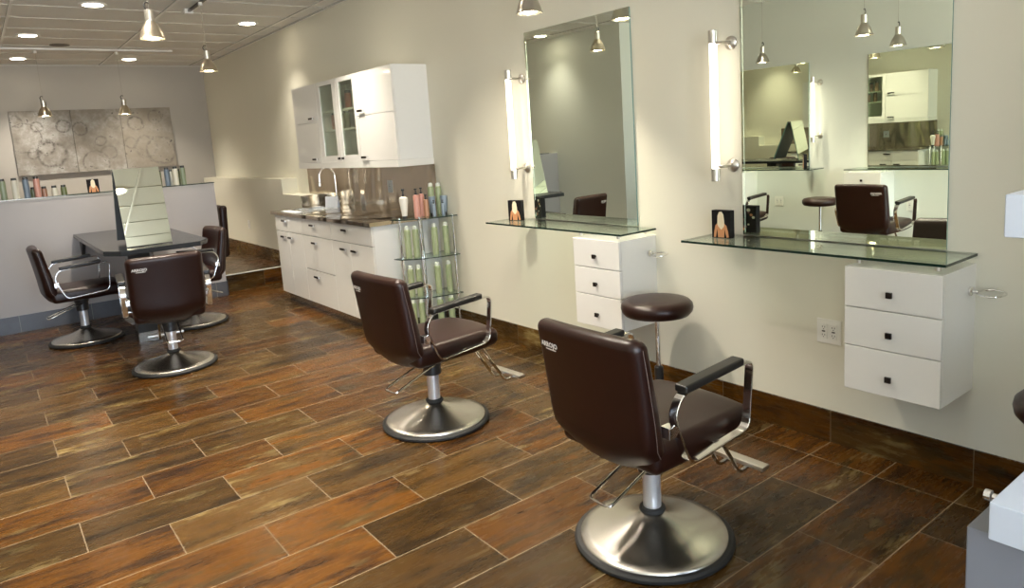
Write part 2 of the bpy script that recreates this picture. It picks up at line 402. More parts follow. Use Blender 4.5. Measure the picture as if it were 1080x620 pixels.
def room():
    b = MB(); b.box(XW-.15, .15, YF-.15, L+.15, -.12, 0); struct('floor', b, M['floor'])
    b = MB(); b.box(XN, 0, PY, L, 0, PZ-.0)
    o = struct('floor_platform', b, [M['floor'], M['base_x']])
    for f in o.data.polygons:
        if abs(f.normal.z) < .5: f.material_index = 1
    b = MB(); b.box(-.93, -.2, PY-.012, PY+.012, PZ-.006, PZ+.004, .001); struct('trim_1', b, M['capw'])
    b = MB(); b.box(XW-.15, .15, YF-.15, L+.15, H, H+.12); struct('ceiling', b, M['ceil'])
    b = MB()
    xs = [-.18-1.219*i for i in range(4)]
    for x in xs: b.box(x-.013, x+.013, YF, L, H-.012, H+.001)
    y = 7.0
    ys = [7.02+.6096*i for i in range(-17, 8)]
    for y in ys:
        if YF < y < L: b.box(XW, 0, y-.011, y+.011, H-.006, H+.001)
    b.box(-.022, 0, YF, L, H-.02, H); b.box(XN, 0, L-.022, L, H-.02, H)
    o = struct('ceiling_grid', b, [M['tbar'], M['barshade']])
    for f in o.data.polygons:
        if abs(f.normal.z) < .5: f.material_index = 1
    b = MB(); b.box(0, .15, YF-.15, L+.15, 0, H); struct('wall_right', b, M['wall'])
    b = MB(); b.box(XN, 0, L, L+.15, 0, H); struct('wall_back', b, M['wallg'])
    b = MB(); b.box(XW-.15, XW, YF-.15, YN, 0, H); b.box(XW-.15, XN, YN, YN+.12, 0, H); b.box(XN-.12, XN, YN+.12, L+.15, 0, H)
    struct('wall_left', b, M['walldaylit'])
    # front wall: shop front with three wide windows
    b = MB(); w = [(-4.7, -3.3), (-3.1, -1.7), (-1.5, -.1)]
    b.box(XW, 0, YF-.15, YF, 0, .12); b.box(XW, 0, YF-.15, YF, 2.75, H)
    for x0, x1 in ((XW, -4.7), (-3.3, -3.1), (-1.7, -1.5), (-.1, 0)): b.box(x0, x1, YF-.15, YF, .12, 2.75)
    struct('wall_front', b, M['wall'])
    for i, (x0, x1) in enumerate(w):
        t = bpy.data.objects.new('window_%d' % (i+1), None); C.objects.link(t); t.location = ((x0+x1)/2, YF-.08, .12); t['kind'] = 'structure'
        b = MB(); f = .05
        b.box(x0, x1, YF-.11, YF-.05, .12, .12+f); b.box(x0, x1, YF-.11, YF-.05, 2.75-f, 2.75)
        b.box(x0, x0+f, YF-.11, YF-.05, .12+f, 2.75-f); b.box(x1-f, x1, YF-.11, YF-.05, .12+f, 2.75-f)
        b.build('window_frame', M['alu'], t, world=True)
        b = MB(); b.box(x0+f, x1-f, YF-.084, YF-.078, .12+f, 2.75-f); b.build('window_pane', M['pane'], t, world=True)
    b = MB(); b.box(-1.15, 0, -.40, -.25, 0, H); struct('wall_daylight_blocker', b, M['wall'])  # unseen wall added to keep daylight off the near right corner
    # skirting
    bt = .01; bh = .153
    b = MB(); b.box(-bt, 0, YF, 5.16, 0, bh); b.box(-bt-.001, 0, YF, 5.16, bh, bh+.004); struct('baseboard_right', b, M['base_y'])
    b = MB(); b.box(XW, XW+bt, YF, YN, 0, bh); b.box(XN, XN+bt, YN, HY, 0, bh); struct('baseboard_left', b, M['base_y'])
    # low boxed-out wall in the passage
    LX = -.19
    b = MB(); b.prism([(7.475, 0), (L, 0), (L, 1.243), (8.36, 1.243), (8.36, 1.062), (7.475, 1.062)], LX, 0, axis='x')
    struct('wall_ledge', b, M['wall'])
    b = MB(); b.box(LX-.012, LX, PY, L, PZ, PZ+.17); struct('baseboard_ledge', b, M['base_y'])
    # half height partition with slate skirting
    b = MB(); b.box(XN, HX, HY, HY+.14, 0, HZ); struct('wall_partition', b, M['halfw'])
    b = MB(); b.box(XN, HX+.008, HY-.011, HY, 0, .165, .001)
    for i in range(7):
        x = -2.926 + .61*(i-1)
        if XN < x < HX: pass
    b.box(HX, HX+.01, HY-.011, HY+.14, 0, .165)
    o = struct('baseboard_partition', b, M['slate'])
    b = MB()
    for i in range(6):
        x = -2.926 + .61*(i-1)
        if XN < x < HX: b.box(x-.0015, x+.0015, HY-.0118, HY-.0105, 0, .165)
    struct('trim_2', b, M['cord'])
room()

# the glass ledge on the partition
b = MB(); b.box(-3.9, -.975, HY-.015, HY+.15, HZ, HZ+.008, side_mi=1)
tag(b.build('glass_ledge', [M['glass'], M['gedge']], top=True), 'long thin glass ledge lying on top of the half-height grey partition', 'shelf')

# ------------------------------------------------------------ styling chair
def make_chair(label):
    t = thing('styling_chair', label, 'chair')
    # base: rubber ring + dome
    b = MB(); b.lathe([(.05, .0), (.292, .0), (.300, .008), (.300, .018), (.292, .026), (.276, .028), (.27, .02), (.05, .02)], n=64)
    b.build('rubber_rim', M['rubber'], t)
    b = MB(); b.lathe([(.279, .022), (.279, .030), (.272, .036), (.24, .044), (.19, .056), (.14, .070), (.10, .083), (.070, .096), (.050, .108), (.040, .118), (.030, .122)], n=64)
    b.build('base_dome', M['dome'], t, ang=60)
    b = MB(); b.lathe([(.036, .116), (.048, .118), (.050, .126), (.046, .134), (.034, .137)], n=32); b.build('collar', M['rubber'], t)
    b = MB(); b.lathe([(.034, .13), (.034, .285)], n=32); b.build('pump_column', M['column'], t)
    b = MB(); b.lathe([(.036, .275), (.050, .28), (.052, .30), (.048, .315), (.052, .33), (.050, .345), (.058, .36), (.058, .395), (.03, .40)], n=32)
    b.box(-.16, .16, -.11, .11, .388, .408, .004); b.build('pump_head', M['black'], t)
    # pump lever: u-shaped rod loop behind
    b = MB(); b.tube(arc([(0, .052, .345), (-.10, .052, .315), (-.275, .052, .25), (-.275, -.052, .25), (-.10, -.052, .315), (0, -.052, .345)], .022), .0055, 8)
    b.build('pump_lever', M['chrome'], t)
    # seat
    b = MB(); b.box(-.235, .315, -.238, .238, .402, .512, .036, 5)
    b.slice(0, [-.15, -.05, .05, .12, .18, .23, .26]).slice(1, [-.16, -.08, 0, .08, .16])
    def sd(x, y, z):
        k = max(0, (x-.10)/.215); top = (z-.402)/.11
        z2 = z + .012*top*(1-(abs(y)/.24)**2) + .006*top*k - .018*k*k*k*top + .018*(1-top)*k*k
        return (x + .012*(1-(y/.24)**2)*k, y*(1-.03*k), z2)
    b.deform(sd); b.build('seat', M['leather'], t, ang=60)
    # backrest
    b = MB(); b.box(-.038, .038, -.25, .25, .375, .894, .035, 6)
    b.slice(2, [.42, .45, .48, .52, .56, .60, .66, .72, .78, .84]).slice(1, [-.20, -.15, -.1, -.05, 0, .05, .1, .15, .20])
    def bd(x, y, z):
        q = max(0, (.60-z)/.225)
        xc = -.262 - .045*(z-.62)/.27 if z > .62 else -.262 + .03*(.62-z)/.24 + .055*max(0, (.50-z)/.125)**2
        w = 1 - .10*q**2
        xs = x*(1 + .22*max(0, min(1, (.8-z)/.3))) * (1 - .25*max(0, (.48-z)/.1)**1)
        return (xc + xs + .022*(y/.25)**2, y*w, z + .045*(y/.25)**2*min(1, q*1.15)**1.5 - .004*(y/.25)**2*(z > .8))
    b.deform(bd); bk = b.build('backrest', M['leather'], t, ang=60)
    # stitched seams on the side edges of the back
    for s_ in (-1, 1):
        b = MB()
        pts = [bd(-.006, s_*.2497, z) for z in (.43, .48, .54, .6, .66, .72, .78, .84, .866)]
        b.tube([(p[0], p[1]+s_*.0004, p[2]) for p in pts], .0008, 5)
        b.build('seam', M['seam'], bk)
    # printed name on the rear face, top left seen from behind
    for body, size, y0, z0, nm, bold in (('ARROJO', .026, .215, .800, 'logo', .0009),):
        me = text_mesh(body, size, bold=bold)
        for v in me.vertices:
            x, y, z = v.co
            yy = y0 - x; zz = z0 + y
            p = bd(-.038, yy, zz); v.co = (p[0] - .0008 - z*.3, yy, zz)
        me.name = nm; me.materials.clear(); me.materials.append(M['logo'])
        o = bpy.data.objects.new(nm, me); C.objects.link(o); o.parent = bk
    b = MB(); n_ = 8       # thin rule printed under the name
    A_ = [bd(-.038, .190-.062*i/n_, .7895) for i in range(n_+1)]; B_ = [bd(-.038, .190-.062*i/n_, .7935) for i in range(n_+1)]
    va = [b.b.verts.new((p[0]-.0009, .190-.062*i/n_, .7895)) for i, p in enumerate(A_)]; vb = [b.b.verts.new((p[0]-.0009, .190-.062*i/n_, .7935)) for i, p in enumerate(B_)]
    for i in range(n_): b.b.faces.new((va[i], va[i+1], vb[i+1], vb[i]))
    b.build('logo_underline', M['logo'], bk)
    # arms
    prof = [(-.014, -.186), (.20, .0)]
    path = [(-.158, .694), (.224, .718), (.196, .470), (-.128, .444), (-.200, .625)]
    for s_ in (-1, 1):
        y = s_*.282
        P = arc([(x, y, z) for x, z in path], .042, 7, closed=True)
        b = MB(); b.sweep(P, [(-.019, -.004), (.019, -.004), (.019, .004), (-.019, .004)], closed=True, up=(0, 1, 0))
        # the up vector lies along y, so the band's wide axis must be y
        b2 = MB(); n = len(P); rings = []
        for i in range(n):
            a, c = P[i-1], P[(i+1) % n]; tt = (c-a).normalized(); nn = Vector((-tt.z, 0, tt.x))
            rings.append([b2.b.verts.new(P[i] + Vector((0, dy, 0)) + nn*dn) for dy, dn in ((-.017, -.0045), (.017, -.0045), (.017, .0045), (-.017, .0045))])
        for i in range(n):
            A, B = rings[i], rings[(i+1) % n]
            for j in range(4): b2.b.faces.new((A[j], A[(j+1) % 4], B[(j+1) % 4], B[j]))
        b.b.free()
        bmesh.ops.recalc_face_normals(b2.b, faces=b2.b.faces[:])
        bmesh.ops.bevel(b2.b, geom=[e for e in b2.b.edges if abs((e.verts[0].co-e.verts[1].co).y) < 1e-4 and len(e.link_faces) == 2 and e.calc_face_angle(0) > 1.2], offset=.0025, segments=2, affect='EDGES')
        # brackets to the seat
        b2.box(.03, .11, s_*.225 if s_ > 0 else -.275, .275 if s_ > 0 else -.225, .455, .463, .001)
        b2.box(-.205, -.165, .235 if s_ > 0 else -.275, .275 if s_ > 0 else -.235, .545, .585, .003)
        fr = b2.build('arm_frame', M['chrome'], t, ang=45)
        b = MB(); b.box(-.155, .158, -.026, .026, -.012, .016, .008, 3)
        b.deform(lambda x, y_, z: (x, y_ + y, z + .716 + .063*x)); b.build('arm_pad', M['vinylblk'], fr)
    # footrest
    b = MB()
    for s_ in (-1, 1):
        b.tube(arc([(.16, s_*.05, .395), (.30, s_*.05, .385), (.475, s_*.05, .115), (.545, s_*.05, .125)], .04), .009, 10)
    st = b.build('footrest_strut', M['chrome'], t)
    b = MB(); b.box(.515, .565, -.135, .135, .130, .150, .004); b.build('footrest_bar', M['satin'], st)
    return t
CH = 'brown vinyl hydraulic styling chairs'
ch = make_chair('brown styling chair nearest the camera, its back half hiding a round stool'); ch['group'] = CH
ch.location = (-1.235, 1.726, 0); ch.rotation_euler.z = math.radians(0)
dup(ch, (-1.221, 3.341, 0), 3, 'brown styling chair standing before the white cabinets and glass bottle rack')
dup(ch, (-2.07, 5.76, 0), 84, 'brown styling chair at the near edge of the dark table, seen squarely from behind')
dup(ch, (-2.475, 7.32, 0), 1, 'brown styling chair left of the dark table, facing right, near the grey partition')
dup(ch, (-1.60, 7.13, 0), 184, 'brown styling chair right of the dark table, mostly hidden by the front one')
dup(ch, (-3.88, 3.36, 0), 180, 'brown chair seen from behind in the nearest big mirror')
dup(ch, (-3.88, 4.95, 0), 180, 'styling chair whose arm alone peeks in at the left edge of the nearest mirror')

# padded chair on the platform behind the partition
t = thing('shampoo_chair', 'dark padded chair on the raised platform behind the grey partition', 'chair', (-.98, 9.1, PZ), 180)
b = MB(); b.box(-.25, -.16, -.25, .25, .16, .78, .035, 4); b.slice(2, [.3, .45, .6]); b.deform(lambda x, y, z: (x-.05*(z-.3), y, z)); b.build('backrest', M['leather'], t, ang=60)
b = MB(); b.box(-.2, .3, -.24, .24, .3, .42, .035, 4); b.build('seat', M['leather'], t, ang=60)
b = MB(); b.box(-.12, .14, -.14, .14, 0, .31, .01); b.build('pedestal', M['black'], t)

# ------------------------------------------------------------ stool
def make_stool(label, zt=.645):
    t = thing('stool', label, 'stool')
    b = MB(); b.lathe([(.0, zt-.085), (.14, zt-.085), (.172, zt-.078), (.187, zt-.06), (.191, zt-.04), (.187, zt-.02), (.172, zt-.005), (.14, zt+.002), (.07, zt+.006), (.0, zt+.007)], n=48, cap=False)
    b.build('seat_cushion', M['leather'], t, ang=70)
    b = MB(); b.lathe([(.013, .26), (.013, zt-.084)], n=16); b.lathe([(.013, zt-.10), (.06, zt-.088), (.06, zt-.08)], n=24); b.build('gas_lift', M['chrome'], t)
    b = MB(); b.lathe([(.024, .10), (.024, .27), (.014, .28)], n=16); b.build('sleeve', M['black'], t)
    for i in range(5):
        a = 2*PI*i/5 + .3; dx, dy = math.cos(a), math.sin(a)
        b = MB(); b.sweep([(dx*.02, dy*.02, .115), (dx*.12, dy*.12, .10), (dx*.25, dy*.25, .072)], [(-.016, -.008), (.016, -.008), (.016, .008), (-.016, .008)])
        leg = b.build('leg', M['chrome'], t)
        b = MB(); b.cyl((dx*.25, dy*.25, .07), (dx*.25, dy*.25, .045), .008, 8)
        for s_ in (-1, 1): b.cyl((dx*.25-dy*s_*.006, dy*.25+dx*s_*.006, .026), (dx*.25-dy*s_*.018, dy*.25+dx*s_*.018, .026), .026, 14)
        b.build('caster', M['black'], leg)
    return t
st = make_stool('round brown stool between the nearest chair and the wall, left of the floating drawers'); st['group'] = 'round brown swivel stools'
st.location = (-.30, 2.50, 0)
dup(st, (-4.48, 4.26, 0), 20, 'round brown stool seen in the nearest mirror beside a chair back')
dup(st, (-.53, .595, 0), 10, 'round dark stool cut off by the right edge of the photo')

# ------------------------------------------------------------ wall stations
def mirror_panel(parent_label, x, y0, y1, z0, z1, side):
    t = thing('wall_mirror', parent_label, 'mirror', (x, (y0+y1)/2, z0), 0, 'large frameless wall mirrors')
    xi = x + side*.008
    b = MB(); b.box(min(x, xi), max(x, xi), y0, y1, z0, z1); g = b.build('mirror_glass', [M['mirror'], M['mirroredge'], M['mirrorback']], t, world=True)
    for f in g.data.polygons:
        f.material_index = 0 if f.normal.x*side > .5 else (2 if f.normal.x*side < -.5 else 1)
    # polished bevel along the border
    b = MB(); w = .012
    for (a0, a1, c0, c1) in ((y0, y1, z0, z0+w), (y0, y1, z1-w, z1), (y0, y0+w, z0+w, z1-w), (y1-w, y1, z0+w, z1-w)):
        b.box(min(xi, xi+side*.0015), max(xi, xi+side*.0015), a0, a1, c0, c1)
    b.build('bevelled_border', M['mirror'], t, world=True)
    return t
def glass_shelf(label, x, d, y0, y1, z, side, ys):
    t = thing('glass_shelf', label, 'shelf', (x, (y0+y1)/2, z-.012), 0, 'green-edged glass shelves under the mirrors')
    xa, xb = sorted((x, x+side*d))
    b = MB(); b.box(xa, xb, y0, y1, z-.011, z, side_mi=1); b.build('glass_top', [M['glass'], M['gedge']], t, world=True)
    for yy in ys:
        for xx in (x+side*.05, x+side*.27):
            b = MB(); b.lathe([(.011, -.0285), (.011, -.011)], xx, yy, z, 16); b.build('standoff', M['satin'], t, world=True)
    return t
def drawer_unit(label, x, d, y0, y1, z0, z1, side, ring_y=None):
    t = thing('drawer_cabinet', label, 'cabinet', (x, (y0+y1)/2, z0), 0, 'floating white three-drawer units')
    xa, xb = sorted((x, x+side*(d-.02)))
    b = MB(); b.box(xa, xb, y0, y1, z0, z1, .001); b.build('body', M['white'], t, world=True)
    zs = [z1, .767, .604, z0]
    fx = x + side*(d-.019); fx2 = x+side*d
    for i in range(3):
        b = MB(); b.box(min(fx, fx2), max(fx, fx2), y0, y1, zs[i+1]+(.002 if i < 2 else 0), zs[i]-(.002 if i > 0 else 0), .003, 3)
        dr = b.build('drawer', M['white'], t, world=True)
        zc = (.838, .674, .492)[i]; yc = (y0+y1)/2; k0 = fx2; k1 = fx2+side*.022
        b = MB(); b.box(min(k0, k1-side*.008), max(k0, k1-side*.008), yc-.006, yc+.006, zc-.006, zc+.006); b.box(min(k1-side*.010, k1), max(k1-side*.010, k1), yc-.012, yc+.012, zc-.012, zc+.012, .0015)
        b.build('knob', M['handle'], dr, world=True)
    return t
def tube_light(label, x, y, side, z0=1.262, z1=2.0):
    t = thing('wall_light', label, 'lamp', (x, y, z0), 0, 'vertical tube lights beside the mirrors')
    cx = x + side*.085
    b = MB(); b.lathe([(.0195, z0+.055), (.0195, z1-.055)], cx, y, 0, 24); b.build('glass_tube', M['tube'], t, world=True)
    for a0, a1 in ((z0-.005, z0+.06), (z1-.06, z1+.005)):
        b = MB(); b.lathe([(.018, a0), (.023, a0+.002), (.023, a1-.002), (.020, a1)], cx, y, 0, 24); b.build('end_cap', M['satin'], t, world=True)
    for zz in (z0+.07, z1-.06):
        b = MB(); b.lathe([(.0, 0), (.034, 0), (.034, .006), (.026, .014), (.012, .018), (.010, .03), (.0, .03)] if side > 0 else [(.0, 0), (.034, 0), (.034, -.006), (.026, -.014), (.012, -.018), (.010, -.03), (.0, -.03)], x, y-.045, zz, 24, axis='x')
        b.tube(arc([(x+side*.025, y-.045, zz), (x+side*.085, y-.045, zz), (x+side*.085, y-.02, zz)], .02), .008, 10)
        b.build('wall_mount', M['satin'], t, world=True)
    return t
def ring_holder(label, x, y, z, cab):
    t = thing('dryer_ring', label, 'holder', (x, y, z), 0, 'chrome hairdryer rings on the drawer units')
    b = MB(); b.lathe([(.0, 0), (.018, 0), (.018, -.008), (.008, -.012), (.007, -.03), (0, -.03)], x, y, z, 20, axis='y'); b.build('mounting_plate', M['chrome'], t, world=True)
    n = 28; r = .047
    b = MB(); b.tube([(x + r*math.cos(2*PI*i/n), y-.03-r + r*math.sin(2*PI*i/n), z+.004*math.cos(2*PI*i/n)) for i in range(n)], .0032, 8, closed=True); b.build('ring', M['chrome'], t, world=True)
    return t
def outlet(label, x, y, z, side, w=.118, h=.118, double=True, grp='double outlets low on the walls'):
    t = thing('wall_outlet', label, 'outlet', (x, y, z-h/2), 0, grp)
    b = MB(); xa, xb = sorted((x, x+side*.006)); b.box(xa, xb, y-w/2, y+w/2, z-h/2, z+h/2, .002); b.build('cover_plate', M['outlet'], t, world=True)
    for dy in ((-.024, .024) if double else (0,)):
        b = MB(); xa, xb = sorted((x+side*.005, x+side*.009)); b.box(xa, xb, y+dy-.017, y+dy+.017, z-.035, z+.035, .001); f = b.build('socket_face', M['outlet'], t, world=True)
        b = MB(); xa, xb = sorted((x+side*.0088, x+side*.0096))
        for dz in (-.019, .019):
            for q in (-.006, .006): b.box(xa, xb, y+dy+q-.0012, y+dy+q+.0012, z+dz-.002, z+dz+.006)
            b.box(xa, xb, y+dy-.002, y+dy+.002, z+dz-.010, z+dz-.006)
        b.box(xa, xb, y+dy-.008, y+dy+.008, z-.003, z+.003)
        b.build('slots', M['slot'], f, world=True)
    return t
def card_box(label, x, y, z, rz, w=.092, h=.168, d=.035, flip=1):
    t = thing('picture_box', label, 'box', (x, y, z), rz, 'small black picture boxes')
    b = MB(); b.box(-w/2, w/2, -d/2, d/2, 0, h, .0006); b.build('box_body', M['print'], t)
    # front print: long-haired figure from behind, standing in relief of a print
    def pol(pts, off, mat, nm, ysgn=-1):
        bb = MB(); y0, y1 = ysgn*(d/2+off), ysgn*(d/2+off+.0003)
        bb.prism([(px*w, pz*h) for px, pz in pts], min(y0, y1), max(y0, y1), axis='y'); bb.build(nm, mat, t)
    pol([(-.40, .02), (-.36, .25), (-.30, .45), (-.16, .56), (.16, .56), (.30, .45), (.38, .25), (.42, .04), (.30, .02), (.24, .2), (.20, .34), (.17, .02), (-.17, .02), (-.20, .34), (-.24, .2), (-.28, .02)], .0002, M['skin'], 'printed_figure')
    pol([(-.19, .50), (-.17, .80), (-.09, .94), (.05, .96), (.15, .86), (.19, .60), (.17, .42), (.02, .30), (-.14, .42)], .0006, M['hair'], 'printed_hair')
    rnd = random.Random(3)
    for i in range(9):
        cx, cz, r = rnd.uniform(-.36, .36), .12 + .09*i, rnd.uniform(.06, .12)
        pol([(cx+r*math.cos(a*PI/3), cz+r*.6*math.sin(a*PI/3)) for a in range(6)], .0002+i*.00004, (M['skin'], M['maroon'], M['bwhite'])[i % 3], 'printed_portrait', 1)
    return t

S = -1
mirror_panel('large wall mirror reflecting the opposite stations, nearest the camera', -.002, 1.205, 2.158, .979, 2.235, S)
mirror_panel('wall mirror above the middle glass shelf, showing a plain olive wall', -.002, 2.885, 3.843, .979, 2.235, S)
glass_shelf('long glass shelf under the nearest mirror, over the floating drawers', 0, .292, 1.095, 2.33, .974, S, (1.13, 1.43))
glass_shelf('glass shelf under the middle mirror, holding the farther picture box', 0, .292, 2.75, 4.05, .974, S, (2.79, 3.10))
drawer_unit('floating white three-drawer cabinet nearest the camera, beside the power outlet', 0, .309, 1.098, 1.470, .4145, .9345, S)
drawer_unit('floating white drawer cabinet behind the round stool, under the middle mirror', 0, .309, 2.755, 3.13, .4145, .9345, S)
tube_light('glowing vertical tube light at the left of the nearest mirror', 0, 2.262, S)
tube_light('glowing vertical tube light at the left of the middle mirror', 0, 3.955, S)
ring_holder('chrome ring projecting from the right side of the nearest drawer cabinet', -.06, 1.098, .832, None)
ring_holder('chrome ring on the side of the drawer cabinet behind the stool', -.06, 2.755, .835, None)
outlet('double power outlet on the wall left of the nearest floating drawers', 0, 1.704, .545, S)
card_box('black picture box on the glass shelf beside the nearest mirror', -.12, 2.20, .9745, -90, .11, .14)
card_box('black picture box on the glass shelf beside the middle mirror', -.12, 3.915, .9745, -72, .11, .14)
# opposite wall, seen in the mirrors
mirror_panel('mirror on the opposite wall reflecting the white cabinets, seen in the nearest mirror', XW+.002, 2.95, 3.905, .965, 2.18, 1)
mirror_panel('mirror on the opposite wall beside a lit tube, seen in the nearest mirror', XW+.002, 4.60, 5.555, .965, 2.18, 1)
glass_shelf('glass shelf on the opposite wall above white drawers, seen in the nearest mirror', XW, .292, 2.80, 4.03, .958, 1, (3.6, 3.98))
glass_shelf('glass shelf on the opposite wall under the mirror with the tube light', XW, .292, 4.42, 5.72, .958, 1, (5.3, 5.68))
drawer_unit('white drawer unit on the opposite wall, behind the mirrored chair', XW, .309, 3.62, 4.02, .405, .925, 1)
drawer_unit('white drawer unit on the opposite wall, at the left edge of the nearest mirror', XW, .309, 5.31, 5.71, .405, .925, 1)
tube_light('tube light on the opposite wall, glowing beside its mirror', XW, 4.51, 1)
outlet('outlet on the opposite wall left of the mirrored stool', XW, 5.0, .55, 1)
outlet('outlet on the opposite wall right of the mirrored chair', XW, 3.43, .55, 1)
card_box('small picture box on the opposite glass shelf under the tube light', XW+.10, 4.60, .9585, 142)

outlet('small white outlet plate on the low wall of the raised passage', -.19, 9.80, .62, -1, .08, .118, False, None)
# ------------------------------------------------------------ kitchen-style cabinets
def hnd(dr, x, y, z, ln=.10):
    b = MB(); b.box(x-.024, x-.014, y-ln/2, y+ln/2, z-.009, z+.009, .002); b.box(x-.016, x, y-ln/2+.008, y-ln/2+.016, z-.005, z+.005); b.box(x-.016, x, y+ln/2-.016, y+ln/2-.008, z-.005, z+.005)
    b.build('handle', M['handle'], dr, world=True)
    b = MB(); b.box(x-.025, x-.013, y-ln/2-.016, y-ln/2+.002, z-.0085, z+.0085, .001); b.build('handle_tip', M['chrome'], dr, world=True)
UX = -.335; UT = 2.19; UB = 1.43
def front(parent, nm, y0, y1, z0, z1, x, mat='white'):
    b = MB(); b.box(x, x+.018, y0+.0015, y1-.0015, z0+.0015, z1-.0015, .0015); return b.build(nm, M[mat], parent, world=True)
GR = 'white wall cabinets over the counter'
def upper(label, y0, y1, hy):
    t = thing('wall_cabinet', label, 'cabinet', (UX, (y0+y1)/2, UB), 0, GR)
    b = MB(); b.box(UX+.019, -.001, y0, y1, UB, UT, .001); b.build('body', M['whitem'], t, world=True)
    d = front(t, 'door', y0, y1, 1.822, UT, UX); hnd(d, UX, hy, 1.862, .10)
    d = front(t, 'door', y0, y1, UB, 1.82, UX); hnd(d, UX, hy, 1.462, .10)
    return t
upper('white wall cabinet at the right end of the upper row, two solid doors', 5.16, 5.835, 5.745)
upper('white wall cabinet at the left end of the upper row, narrow solid doors', 6.712, 7.335, 6.86)
t = thing('wall_cabinet', 'white wall cabinet with two glass doors, middle of the upper row', 'cabinet', (UX, 6.27, UB), 0, GR)
b = MB(); b.box(-.02, -.001, 5.837, 6.71, UB, UT); b.box(UX+.019, -.02, 5.837, 5.855, UB, UT); b.box(UX+.019, -.02, 6.692, 6.71, UB, UT); b.box(UX+.019, -.02, 5.855, 6.692, UB, UB+.018); b.box(UX+.019, -.02, 5.855, 6.692, UT-.018, UT)
b.build('body', M['whitem'], t, world=True)
for z in (1.726, 1.905):
    b = MB(); b.box(UX+.03, -.02, 5.856, 6.691, z-.009, z+.009); b.build('shelf', M['whitem'], t, world=True)
for y0, y1, ky in ((5.837, 6.241, 6.205), (6.243, 6.71, 6.285)):
    b = MB(); f0, f1 = y0+.0015, y1-.0015; m0, m1 = y0+.052, y1-.058 if y1 < 6.5 else y1-.085
    if y1 > 6.5: m0, m1 = y0+.085, y1-.085
    b.box(UX, UX+.018, f0, m0, UB, UT, .001); b.box(UX, UX+.018, m1, f1, UB, UT, .001); b.box(UX, UX+.018, m0, m1, UB, UB+.058, .001); b.box(UX, UX+.018, m0, m1, UT-.042, UT, .001)
    d = b.build('door', M['white'], t, world=True)
    b = MB(); b.box(UX+.007, UX+.011, m0, m1, UB+.058, UT-.042); b.build('glass_pane', M['cabglass'], d, world=True)
    b = MB(); b.box(UX-.022, UX, ky-.011, ky+.011, UB+.02, UB+.042, .002); b.build('knob', M['handle'], d, world=True)
b = MB(); b.box(UX-.004, -.001, 5.155, 7.34, 1.372, 1.429, .001)
tag(b.build('light_rail', M['white'], top=True), 'white board running under the whole row of wall cabinets', 'rail')

CX = -.6335; CB = .102
GB = 'white base cabinets under the counter'
def lower(label, y0, y1, fronts):
    t = thing('base_cabinet', label, 'cabinet', (CX, (y0+y1)/2, 0), 0, GB)
    b = MB(); b.box(CX+.019, -.001, y0, y1, CB, .918, .001); b.build('body', M['whitem'], t, world=True)
    b = MB(); b.box(-.57, -.02, y0, y1, 0, CB); b.build('toe_kick', M['steel'], t, world=True)
    for nm, a0, a1, z0, z1, hy, hz in fronts:
        d = front(t, nm, a0, a1, z0, z1, CX); hnd(d, CX, hy, hz, .10)
    return t
lower('white base cabinet at the right end of the counter, beside the bottle rack', 5.165, 5.972, [('drawer', 5.165, 5.972, .758, .917, 5.66, .862), ('door', 5.165, 5.588, CB, .754, 5.50, .693), ('door', 5.59, 5.972, CB, .754, 5.72, .693)])
lower('white base cabinet in the middle of the counter, three drawers', 5.974, 6.668, [('drawer', 5.974, 6.668, .758, .917, 6.38, .862), ('drawer', 5.974, 6.668, .430, .754, 6.37, .695), ('drawer', 5.974, 6.668, CB, .426, 6.39, .367)])
lower('white base cabinet at the far end of the counter, under the sink', 6.67, 7.402, [('drawer', 6.67, 7.402, .758, .917, 7.12, .866), ('door', 6.67, 7.045, CB, .754, 6.985, .700), ('door', 7.047, 7.402, CB, .754, 7.19, .700)])
# steel worktop with the sink cut out
sx0, sx1, sy0, sy1 = -.50, -.17, 6.90, 7.33
b = MB()
b.box(-.655, sx0, 5.14, 7.468, .919, .951, 0); b.box(sx1, -.001, 5.14, 7.468, .919, .951, 0)
b.box(sx0, sx1, 5.14, sy0, .919, .951, 0); b.box(sx0, sx1, sy1, 7.468, .919, .951, 0)
tag(b.build('worktop', M['steeltop'], top=True), 'shiny stainless steel worktop over the white base cabinets', 'counter')
t = thing('sink', 'small steel sink let into the far end of the worktop', 'sink', (-.335, 7.115, .80))
b = MB(); w = .003
b.box(sx0+w, sx1-w, sy0+w, sy1-w, .925, .928); 
for (a, c, d_, e) in ((sx0+.001, sx0+.006, sy0+.001, sy1-.001), (sx1-.006, sx1-.001, sy0+.001, sy1-.001), (sx0+.006, sx1-.006, sy0+.001, sy0+.006), (sx0+.006, sx1-.006, sy1-.006, sy1-.001)): b.box(a, c, d_, e, .925, .9515)
b.build('bowl', M['steel'], t, world=True)
b = MB(); 
for (a, c, d_, e) in ((sx0-.02, sx0, sy0-.02, sy1+.02), (sx1, sx1+.02, sy0-.02, sy1+.02), (sx0, sx1, sy0-.02, sy0), (sx0, sx1, sy1, sy1+.02)): b.box(a, c, d_, e, .9512, .9545, .001)
b.build('rim', M['chrome'], t, world=True)
b = MB(); b.lathe([(.0, .929), (.03, .929), (.03, .931), (0, .931)], -.33, 7.1, 0, 20); b.build('drain', M['chrome'], t, world=True)
